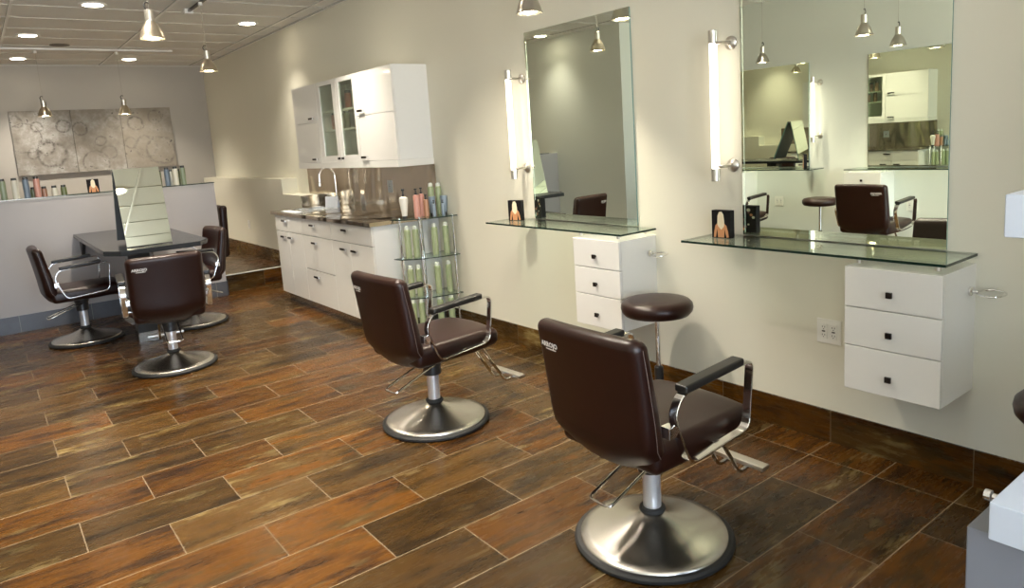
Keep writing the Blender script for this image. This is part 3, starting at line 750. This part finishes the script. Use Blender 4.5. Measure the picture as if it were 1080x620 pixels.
# faucet
t = thing('faucet', 'tall chrome gooseneck faucet behind the sink', 'faucet', (-.075, 7.06, .951))
b = MB(); b.lathe([(.028, .951), (.028, .957), (.019, .962), (.018, 1.03), (.013, 1.04)], -.075, 7.06, 0, 24); b.build('faucet_body', M['chrome'], t, world=True)
pts = [(-.075, 7.06, 1.03), (-.075, 7.06, 1.28)] + [(-.075-.085+.085*math.cos(a), 7.06, 1.28+.085*math.sin(a)) for a in [PI*k/12 for k in range(1, 12)]] + [(-.245, 7.06, 1.27), (-.248, 7.06, 1.21)]
b = MB(); b.tube(pts, .0095, 12); b.build('spout', M['chrome'], t, world=True)
b = MB(); b.lathe([(.013, 1.175), (.015, 1.18), (.015, 1.215), (.011, 1.225)], -.248, 7.06, 0, 16); b.build('spray_head', M['chrome'], t, world=True)
b = MB(); b.lathe([(0, 0), (.019, 0), (.023, -.012), (.021, -.035), (.012, -.048), (0, -.05)], -.075, 7.04, 1.0, 20, axis='y'); b.tube([(-.075, 7.01, 1.0), (-.075, 6.985, 1.05)], .005, 8); b.build('lever', M['chrome'], t, world=True)
# backsplash + plate
b = MB(); b.box(-.008, -.001, 5.15, 7.98, 1.064, 1.372); b.box(-.008, -.001, 5.15, 7.47, .951, 1.064)
tag(b.build('backsplash', M['steelw'], top=True), 'polished steel sheet on the wall between counter and upper cabinets', 'backsplash')
b = MB(); b.box(-.31, -.012, 7.462, 7.472, .9515, 1.078); tag(b.build('side_splash', M['steelw'], top=True), 'short steel upstand at the far left end of the worktop', 'backsplash')
outlet('white cover plate on the steel sheet above the counter', -.008, 5.965, 1.172, -1, .095, .115, False, None)
# things on the counter
t = thing('notice_card', 'white notice card standing by the faucet on the worktop', 'card', (-.16, 7.02, .9515), -55)
b = MB(); b.box(-.075, .075, -.002, .002, 0, .115); b.deform(lambda x, y, z: (x, y+z*.15, z)); b.build('front_panel', M['paper'], t)
b = MB(); b.box(-.075, .075, -.002, .002, 0, .11); b.deform(lambda x, y, z: (x, y+.04-z*.2, z)); b.build('back_panel', M['paper'], t)
b = MB(); b.box(-.62, -.50-.03, 6.86, 7.25, .9515, .957, .001)
b.deform(lambda x, y, z: (x, y, z)); tag(b.build('paper_towel', M['paper'], top=True), 'white folded cloth on the worktop edge beside the sink', 'towel')

# ------------------------------------------------------------ bottles
def lathe_thing(name, label, cat, group, loc, parts, n=20):
    t = thing(name, label, cat, loc, 0, group)
    for nm, prof, mat in parts:
        b = MB(); b.lathe(prof, n=n); b.build(nm, mat, t)
    return t
def can(label, group, loc, h=.262, r=.026, mat='bgreen', capm='capw'):
    return lathe_thing('spray_can', label, 'can', group, loc, [
        ('can_body', [(.0, .0), (r*.96, .0), (r, .004), (r, h*.83), (r*.93, h*.86), (r*.74, h*.885), (0, h*.885)], M[mat]),
        ('cap', [(r*.72, h*.88), (r*.72, h*.94), (r*.62, h*.98), (r*.3, h), (0, h)], M[capm])])
def pump(label, group, loc, h, r, mat, cat='bottle'):
    return lathe_thing('pump_bottle', label, cat, group, loc, [
        ('bottle_body', [(.0, .0), (r*.95, .0), (r, .005), (r, h*.72), (r*.8, h*.77), (r*.35, h*.79), (0, h*.79)], M[mat]),
        ('pump_head', [(r*.42, h*.785), (r*.42, h*.85), (r*.22, h*.86), (r*.22, h*.94), (r*.5, h*.95), (r*.5, h), (0, h)], M['cap'])])
def cap_bottle(label, group, loc, h, r, mat, capf=.88, capm='cap'):
    return lathe_thing('bottle', label, 'bottle', group, loc, [
        ('bottle_body', [(.0, .0), (r*.96, .0), (r, .004), (r, h*(capf-.03)), (r*.85, h*capf), (0, h*capf)], M[mat]),
        ('cap', [(r*.82, h*capf), (r*.82, h*.99), (r*.75, h), (0, h)], M[capm])])
def tube_b(label, group, loc, h, r, mat):
    return lathe_thing('squeeze_tube', label, 'tube', group, loc, [
        ('cap', [(.0, .0), (r*.72, .0), (r*.72, h*.13), (0, h*.13)], M['cap']),
        ('tube_body', [(r*.70, h*.125), (r*.78, h*.14), (r*1.05, h*.6), (r*1.2, h*.98), (r*1.2, h), (0, h)], M[mat])])
# rack
RY = 5.13
def ell(t_, sx=1., sy=1.): return (-.47*sx*math.cos(t_), RY - .27*sy*math.sin(t_))
t = thing('bottle_rack', 'curved glass and chrome rack at the end of the counter', 'rack', (-.2, 5.0, 0))
for z in (.958, .637, .314, .03):
    pts = [ell(PI/2*k/14) for k in range(15)] + [(-.004, RY)]
    pts = [(x if x < -.004 else -.004, y) for x, y in pts]
    b = MB(); b.prism(pts[:15]+[pts[15]], z-.008, z, side_mi=1); b.build('glass_shelf', [M['glass'], M['gedge']], t, world=True)
for i, (x, y) in enumerate(((-.415, 5.085), (-.30, 4.965), (-.035, 4.885), (-.20, 5.115))):
    b = MB(); b.lathe([(.010, 0), (.010, .965), (.0, .972)], x, y, 0, 14)
    for z in (.962, .641, .318, .034): b.lathe([(.015, -.022), (.015, -.008)], x, y, z, 14)
    b.build('post', M['chrome'], t, world=True)
z = .9585
lathe_thing('pump_bottle', 'white tapered pump bottle at the left end of the rack top', 'bottle', None, (-.375, 5.06, z), [('foot', [(0, 0), (.020, 0), (.020, .022), (0, .022)], M['cap']), ('bottle_body', [(0, .021), (.021, .021), (.036, .150), (.034, .168), (.014, .180), (0, .180)], M['bwhite']), ('pump_head', [(.010, .178), (.010, .2), (.006, .2), (.006, .225), (.014, .225), (.014, .24), (0, .24)], M['cap'])])
pump('tall pink pump bottle standing alone second from the left on the rack top', None, (-.275, 5.03, z), .235, .025, 'bpink')
pump('shorter peach pump bottle, third on the rack top', None, (-.205, 5.00, z), .18, .021, 'bamber')
pump('tall pink pump bottle behind the small blue-grey one on the rack top', None, (-.195, 5.085, z), .235, .023, 'bpink')
pump('small blue-grey dropper bottle in front of the pink ones', None, (-.155, 4.965, z), .13, .016, 'bblue')
tube_b('blue-grey tube standing left of its twin on the rack top', None, (-.125, 5.04, z), .155, .025, 'bblue')
tube_b('blue-grey tube at the right end of the rack top', None, (-.035, 5.00, z), .155, .025, 'bblue')
pump('small blue-grey bottle between the two blue-grey tubes', None, (-.075, 4.955, z), .125, .015, 'bblue')
can('green spray can behind the left blue-grey tube on the rack top', None, (-.095, 5.095, z), .265, .026)
can('green spray can at the back right corner of the rack top', None, (-.035, 5.075, z), .262, .026)
proto = None
for si, (z, xs) in enumerate(((.6375, (-.375, -.315, -.155, -.06)), (.3145, (-.375, -.315, -.155, -.06)), (.0305, (-.375, -.315, -.155, -.06)))):
    for k, x in enumerate(xs):
        lab = ('leftmost', 'second from left', 'third from left', 'rightmost')[k] + ' green spray can on the ' + ('upper middle', 'lower middle', 'bottom')[si] + ' rack shelf'
        y = (5.05, 5.02, 4.99, 4.97)[k]
        if proto is None: proto = can(lab, 'green spray cans on the rack shelves', (x, y, z))
        else: dup(proto, (x, y, z), 0, lab)
# bottles on the partition ledge
z = HZ + .0085; g1 = 'bottles along the partition ledge'; yb = 8.31
cap_bottle('pale green bottle, leftmost on the partition ledge', g1, (-2.874, yb, z), .20, .026, 'pgreen', .89)
cap_bottle('cream bottle, second from the left on the partition ledge', g1, (-2.78, yb, z), .20, .028, 'pwhite', .89)
cap_bottle('slate blue bottle, third from the left on the partition ledge', g1, (-2.69, yb, z), .20, .027, 'pblue', .89)
cap_bottle('small dark green jar beside the salmon bottle', g1, (-2.638, yb+.045, z), .10, .022, 'polive', .8)
cap_bottle('tall salmon bottle on the left of the partition ledge', g1, (-2.604, yb-.02, z), .20, .027, 'ppink', .89)
cap_bottle('small amber bottle right of the salmon bottle', g1, (-2.55, yb, z), .10, .024, 'pamber', .78)
cap_bottle('small cream bottle in the middle of three short ones', g1, (-2.465, yb, z), .10, .026, 'pwhite', .78)
cap_bottle('small olive bottle, last of the three short ones on the ledge', g1, (-2.387, yb, z), .10, .026, 'polive', .78)
card_box('small picture card on the partition ledge left of the table mirror', -2.13, yb, z, 0, .105, .135, .02)
cap_bottle('dark bottle just right of the table mirror on the ledge', g1, (-1.50, yb+.03, z), .17, .02, 'polive', .9)
cap_bottle('blue bottle right of the table mirror on the ledge', g1, (-1.43, yb, z), .195, .026, 'pblue', .89)
cap_bottle('short cream bottle half behind the blue one', g1, (-1.385, yb+.04, z), .17, .02, 'pwhite', .89)
cap_bottle('tall cream bottle right of the table mirror', g1, (-1.345, yb, z), .20, .027, 'pwhite', .89)
cap_bottle('olive bottle between the cream and the rightmost bottle', g1, (-1.31, yb+.045, z), .17, .02, 'polive', .89)
cap_bottle('pale green bottle, rightmost on the partition ledge', g1, (-1.27, yb, z), .205, .026, 'pgreen', .89)
# bottles behind the cabinet glass
for si, (z, n, mats) in enumerate(((1.9145, 7, ('bred', 'bamber', 'bpink')), (1.7355, 6, ('bgreen2', 'bamber', 'bred')))):
    for k in range(n):
        y = 5.93 + .70*k/(n-1)
        cap_bottle('blurred ' + {'bred': 'red', 'bamber': 'amber', 'bpink': 'pink', 'bgreen2': 'olive'}[mats[k % 3]] + ' bottle ' + ('at the %s of' % (('right end', 'left end')[k > 0]) if k in (0, n-1) else 'number %d from the right on' % (k+1)) + (' the top cabinet shelf' if si == 0 else ' the middle cabinet shelf'), 'bottles behind the cabinet glass', (-.15 - .05*(k % 2), y, z), .15+.02*(k % 2), .032, mats[k % 3], .85)

# ------------------------------------------------------------ table with tent mirror
TX0, TX1, TY0 = -2.375, -1.60, 6.10; TZ = .885
t = thing('table', 'dark granite table with clipped corners joined to the grey partition', 'table', ((TX0+TX1)/2, 7.2, 0))
b = MB(); b.prism([(TX0, HY-.001), (TX0, 6.26), (TX0+.1, TY0), (TX1-.1, TY0), (TX1, 6.26), (TX1, HY-.001)], TZ-.038, TZ)
bmesh.ops.bevel(b.b, geom=b.b.edges[:], offset=.004, segments=2, affect='EDGES'); b.build('tabletop', M['granite'], t, world=True)
b = MB(); b.box(-2.14, -1.97, 6.75, 6.92, .09, TZ-.038, .003); b.build('pedestal', M['black'], t, world=True)
b = MB(); b.box(-2.145, -1.965, 6.745, 6.925, 0, .09, .002); b.build('pedestal_foot', M['steel'], t, world=True)
for x in (TX0+.06, TX1-.06):
    b = MB(); b.prism([(HY-.012, TZ-.038), (HY-.25, TZ-.038), (HY-.25, TZ-.06), (HY-.04, TZ-.22), (HY-.012, TZ-.22)], x-.015, x+.015, axis='x'); b.build('bracket', M['black'], t, world=True)
t = thing('tent_mirror', 'tall two-sided mirror standing like a tent on the dark table', 'mirror', (-2.03, 6.66, TZ))
AX0, AX1 = -2.20, -1.865
def panel(y0, y1, nm, th=.012):
    z0, z1 = TZ+(.006 if th < .02 else .035), 1.505
    d = Vector((0, y1-y0, z1-z0)).normalized(); nn = Vector((0, -d.z, d.y)) if y0 < y1 else Vector((0, d.z, -d.y))
    b = MB(); vs = []
    for x in (AX0, AX1):
        for (y, z) in ((y0, z0), (y1, z1)):
            for k in (0, 1): vs.append(b.b.verts.new((x, y - nn.y*th*k*0, z)) if False else b.b.verts.new(Vector((x, y, z)) - nn*th*k))
    for q in ((0, 1, 3, 2), (4, 6, 7, 5), (0, 2, 6, 4), (1, 5, 7, 3), (0, 4, 5, 1), (2, 3, 7, 6)): b.b.faces.new([vs[i] for i in q])
    o = b.build(nm, [M['mirroredge'], M['mirror'], M['mirrorback']], t, world=True)
    for f in o.data.polygons:
        q = f.normal.dot(nn); f.material_index = 1 if q > .9 else (2 if q < -.9 else 0)
    return o
panel(6.30, 6.44, 'front_mirror'); panel(6.76, 6.50, 'rear_mirror', .02)
b = MB(); b.box(AX0, AX1, 6.44, 6.50, 1.485, 1.503, .002); b.build('top_hinge', M['chrome'], t, world=True)

# ------------------------------------------------------------ art
ZA0, ZA1 = 1.47, 2.345
rings = [[(-2.50, 2.20, .07, .02, .9), (-2.28, 2.12, .06, .02, .9), (-1.97, 2.13, .085, .018, 1.), (-2.44, 1.98, .20, .012, .8), (-2.15, 1.74, .17, .03, 1.), (-2.20, 1.84, .10, .03, .9), (-2.36, 1.76, .07, .02, .7)],
         [(-1.76, 2.08, .085, .02, .9), (-1.53, 1.9, .07, .02, .8), (-1.45, 1.72, .1, .02, .6), (-1.62, 1.58, .17, .02, .8), (-1.35, 2.15, .09, .02, .4)],
         [(-1.06, 2.13, .10, .02, .8), (-.78, 2.22, .09, .02, .6), (-.95, 1.78, .15, .03, .5), (-.75, 1.72, .2, .03, .6), (-1.15, 1.85, .08, .02, .6)]]
for i, (x0, x1) in enumerate(((-2.575, -1.862), (-1.858, -1.24), (-1.236, -.555))):
    m = canvas_mat('ring_canvas_%s' % 'abc'[i], rings[i], (.1, .3, .6)[i])
    t = thing('wall_art', ('left canvas of the grey ring artwork, behind the far left pendant', 'middle canvas of the grey ring artwork on the back wall', 'right canvas of the grey ring artwork, the brownest of the three')[i], 'artwork', ((x0+x1)/2, L-.001, ZA0), 0, 'three abstract grey canvases')
    b = MB(); b.box(x0, x1, L-.034, L-.001, ZA0, ZA1, .002); b.build('canvas', m, t, world=True)

# ------------------------------------------------------------ ceiling fittings
def pendant(label, x, y, zb, ztop, brass=True, s=1., tilt=0.):
    t = thing('pendant_lamp', label, 'lamp', (x, y, zb), 0, 'bell-shaped metal pendant lamps')
    m = M['brass'] if brass else M['pewter']
    R_ = .077*s; hh = .110*s
    b = MB(); b.lathe([(R_, 0), (R_*1.05, .002), (R_*.97, .010), (R_*.92, .025*s), (R_*.83, .045*s), (R_*.70, .068*s), (R_*.53, .090*s), (R_*.40, .104*s), (.028, hh), (.024, hh+.004), (.022, hh-.002), (R_*.36, .102*s), (R_*.49, .088*s), (R_*.66, .066*s), (R_*.79, .043*s), (R_*.88, .023*s), (R_*.94, .010), (R_*.97, 0)], n=40, cap=False)
    b.build('shade', m, t, ang=50)
    b = MB(); b.lathe([(.028, hh), (.028, hh+.07*s), (.022, hh+.075*s), (0, hh+.075*s)], n=24); b.build('socket_housing', M['satin'], t)
    b = MB(); b.tube(arc([(-.012, 0, hh+.07*s), (-.03, 0, hh+.10*s), (-.012, 0, hh+.125*s), (.006, 0, hh+.115*s)], .02), .0045, 8); b.build('cable_loop', M['black'], t)
    b = MB(); b.lathe([(0, .002), (.035, .004), (.052, .012), (.050, .03), (.036, .06), (.0, .07)], n=20, cap=False); b.build('bulb', M['bulb'], t)
    b = MB(); b.tube([(0, 0, hh+.075*s), (0, 0, ztop-zb)], .0022, 6); b.build('cord', M['cord'], t)
    b = MB(); b.lathe([(.018, ztop-zb-.03), (.018, ztop-zb-.002), (0, ztop-zb-.002)], n=16); b.build('track_adapter', M['whitem'], t)
    return t
pn = []
for args in (('pendant lamp with champagne shade, biggest of the upper left ones', -2.03, 5.20, 2.338, H, True),
             ('pendant lamp hanging before the right wall, from the short dark track', -1.24, 6.92, 2.325, 2.935, True),
             ('far left pendant lamp in front of the ring artwork', -2.29, 10.15, 2.165, 2.925, True),
             ('pendant lamp above the right canvas of the ring artwork', -1.44, 10.15, 2.16, 2.925, True),
             ('pendant lamp cut off by the top edge above the middle mirror', -.40, 3.30, 2.25, H, False),
             ('pendant lamp reflected in the nearest mirror, left one of its right pair', -3.42, 3.25, 2.235, H, False),
             ('pendant lamp reflected in the nearest mirror, just above the reflected mirror', -4.40, 3.40, 2.19, H, False),
             ('pendant lamp reflected alone at the left of the nearest mirror', -4.42, 4.93, 2.21, H, False)):
    if not pn: pn.append(pendant(*args))
    else: pn.append(pendant(*args))
def track(label, p0, p1, mat):
    b = MB(); x0, x1 = sorted((p0[0], p1[0])); y0, y1 = sorted((p0[1], p1[1]))
    b.box(x0-.012, x1+.012, y0-.012, y1+.012, H-.036, H-.013, .002)
    return tag(b.build('lighting_track', mat, top=True), label, 'track', 'ceiling lighting tracks')
track('pale lighting track crossing the far ceiling above two pendants', (-3.4, 10.15), (-.80, 10.15), M['whitem'])
track('dark lighting track running lengthwise on the ceiling above one pendant', (-1.22, 5.2), (-1.22, 7.45), M['handle'])
b = MB(); b.box(-1.26, -1.18, 7.40, 7.48, H-.05, H-.004, .004); tag(b.build('track_end_feed', M['whitem'], top=True), 'small white feed box at the far end of the dark lighting track', 'fitting')
DL = [(-2.015, 7.45, 'recessed downlight at the top edge of the photo, left half'), (-2.40, 9.29, 'recessed downlight at the upper left, second row'),
      (-2.40, 11.2, 'recessed downlight farthest left, just before the back wall'), (-1.13, 11.15, 'recessed downlight before the back wall, right of the pendants'),
      (-.47, 8.05, 'recessed downlight nearest the right wall'), (-3.74, 8.1, 'recessed downlight seen only in the middle mirror'),
      (-.85, 5.7, 'recessed downlight out of view above the counter'), (-2.3, 5.2, 'recessed downlight out of view above the table chair'), (-.95, 3.9, 'recessed downlight out of view above the middle station'), (-2.3, 2.8, 'recessed downlight out of view in mid room'), (-1.6, 2.7, 'recessed downlight out of view above the nearest station'), (-3.8, 2.2, 'recessed downlight out of view near the opposite wall'), (-3.8, 4.6, 'recessed downlight out of view above the opposite stations')]
dp = None
for x, y, lab in DL:
    if dp is None:
        t = thing('downlight', lab, 'lamp', (x, y, H-.008), 0, 'round recessed ceiling downlights')
        b = MB(); b.lathe([(.088, -.002), (.112, -.003), (.115, .004), (.112, .0075), (.088, .0075)], n=36); b.build('trim_ring', M['tbar'], t)
        b = MB(); b.lathe([(0, -.010), (.04, -.009), (.07, -.006), (.086, -.001), (.086, .0065), (0, .0065)], n=36, cap=False); b.build('lamp_face', M['down'], t)
        dp = t
    else: t = dup(dp, (x, y, H-.008), 0, lab)
    L_ = bpy.data.lights.new('downlight_beam', 'SPOT'); L_.energy = (50 if x > -.6 else 28) if 7.9 < y < 8.2 else 115; L_.color = (1, .90, .76); L_.spot_size = math.radians(98); L_.spot_blend = 1.; L_.shadow_soft_size = .05
    o = bpy.data.objects.new('downlight_beam', L_); C.objects.link(o); o.location = (x, y, H-.03)
b = MB(); b.lathe([(0, -.004), (.095, -.004), (.105, 0), (.105, .004), (0, .004)], n=36, cap=False); sp = b.build('ceiling_speaker', M['speaker'])
sp.location = (-2.05, 9.96, H-.005); tag(sp, 'round dark ceiling speaker grille between the far downlights', 'speaker')
for t in pn:
    L_ = bpy.data.lights.new('pendant_beam', 'SPOT'); L_.energy = 30; L_.color = (1, .88, .70); L_.spot_size = math.radians(95); L_.spot_blend = .5; L_.shadow_soft_size = .03
    o = bpy.data.objects.new('pendant_beam', L_); C.objects.link(o); o.location = (t.location.x, t.location.y, t.location.z-.01)

# ------------------------------------------------------------ foreground stand at the right edge
t = thing('display_stand', 'white shelves on a grey cabinet cut off by the right edge of the photo', 'stand', (-1.62, .28, 0))
b = MB(); b.box(-1.80, -1.30, -.05, .465, 0, .815, .004); b.build('cabinet_body', M['greyfg'], t, world=True)
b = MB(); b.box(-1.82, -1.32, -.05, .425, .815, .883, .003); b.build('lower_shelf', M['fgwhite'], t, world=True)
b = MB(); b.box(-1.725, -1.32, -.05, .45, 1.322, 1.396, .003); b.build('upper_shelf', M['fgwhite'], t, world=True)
b = MB(); b.box(-1.40, -1.32, -.05, .40, .80, 1.9, .003); b.build('upright', M['white'], t, world=True)
b = MB(); b.box(-1.80, -1.34, -.03, .41, .813, .817); b.build('riser', M['greyfg'], t, world=True)
b = MB(); b.lathe([(0, 0), (.006, 0), (.006, .014), (.010, .016), (.010, .026), (0, .028)], -1.76, .425, .865, 16, axis='y'); b.build('knob', M['chrome'], t, world=True)

# ------------------------------------------------------------ daylight
W = bpy.data.worlds.new('World'); bpy.context.scene.world = W; W.use_nodes = True
nt = W.node_tree; bg = nt.nodes['Background']; bg.inputs[1].default_value = 6.5
tcw = nt.nodes.new('ShaderNodeTexCoord'); spw = nt.nodes.new('ShaderNodeSeparateXYZ'); rw = nt.nodes.new('ShaderNodeValToRGB')   # pale sky; brighter warm lower half added to lift the ceiling
nt.links.new(tcw.outputs['Generated'], spw.inputs[0]); mw = nt.nodes.new('ShaderNodeMath'); mw.operation = 'MULTIPLY_ADD'; mw.inputs[1].default_value = .5; mw.inputs[2].default_value = .5
nt.links.new(spw.outputs[2], mw.inputs[0]); nt.links.new(mw.outputs[0], rw.inputs[0]); nt.links.new(rw.outputs[0], bg.inputs[0])
rw.color_ramp.elements[0].position = .49; rw.color_ramp.elements[0].color = (1.5, 1.45, 1.38, 1); rw.color_ramp.elements[1].position = .51; rw.color_ramp.elements[1].color = (.66, .80, 1.0, 1)
for x0, x1 in [(-4.7, -3.3), (-3.1, -1.7), (-1.5, -.1)]:
    A = bpy.data.lights.new('window_portal', 'AREA'); A.shape = 'RECTANGLE'; A.size = x1-x0; A.size_y = 2.63; A.cycles.is_portal = True
    o = bpy.data.objects.new('window_portal', A); C.objects.link(o); o.location = ((x0+x1)/2, YF-.16, 1.435); o.rotation_euler = (PI/2, 0, 0)

# ------------------------------------------------------------ camera
cam = bpy.data.cameras.new('camera'); co = bpy.data.objects.new('camera', cam); C.objects.link(co)
yaw, pit, rol, f = .643, -.1522, -.0673, 747.2
fwd = Vector((math.sin(yaw)*math.cos(pit), math.cos(yaw)*math.cos(pit), math.sin(pit)))
r = fwd.cross(Vector((0, 0, 1))).normalized(); u = r.cross(fwd)
R = r*math.cos(rol) + u*math.sin(rol); U = u*math.cos(rol) - r*math.sin(rol)
co.matrix_world = Matrix(((R.x, U.x, -fwd.x, -3.1103), (R.y, U.y, -fwd.y, 0), (R.z, U.z, -fwd.z, 1.546), (0, 0, 0, 1)))
cam.sensor_width = 36; cam.lens = f/1080*36; cam.shift_y = -50/1080; cam.clip_start = .02
sc = bpy.context.scene; sc.camera = co
sc.view_settings.view_transform = 'Standard'; sc.view_settings.look = 'None'; sc.view_settings.gamma = 1; sc.view_settings.use_curve_mapping = False
sc.view_settings.exposure = 1.36
sc.cycles.use_denoising = True; sc.cycles.max_bounces = 10; sc.cycles.glossy_bounces = 6; sc.cycles.diffuse_bounces = 5; sc.cycles.transparent_max_bounces = 16
sc.cycles.sample_clamp_indirect = 6; sc.cycles.caustics_reflective = False; sc.cycles.caustics_refractive = False
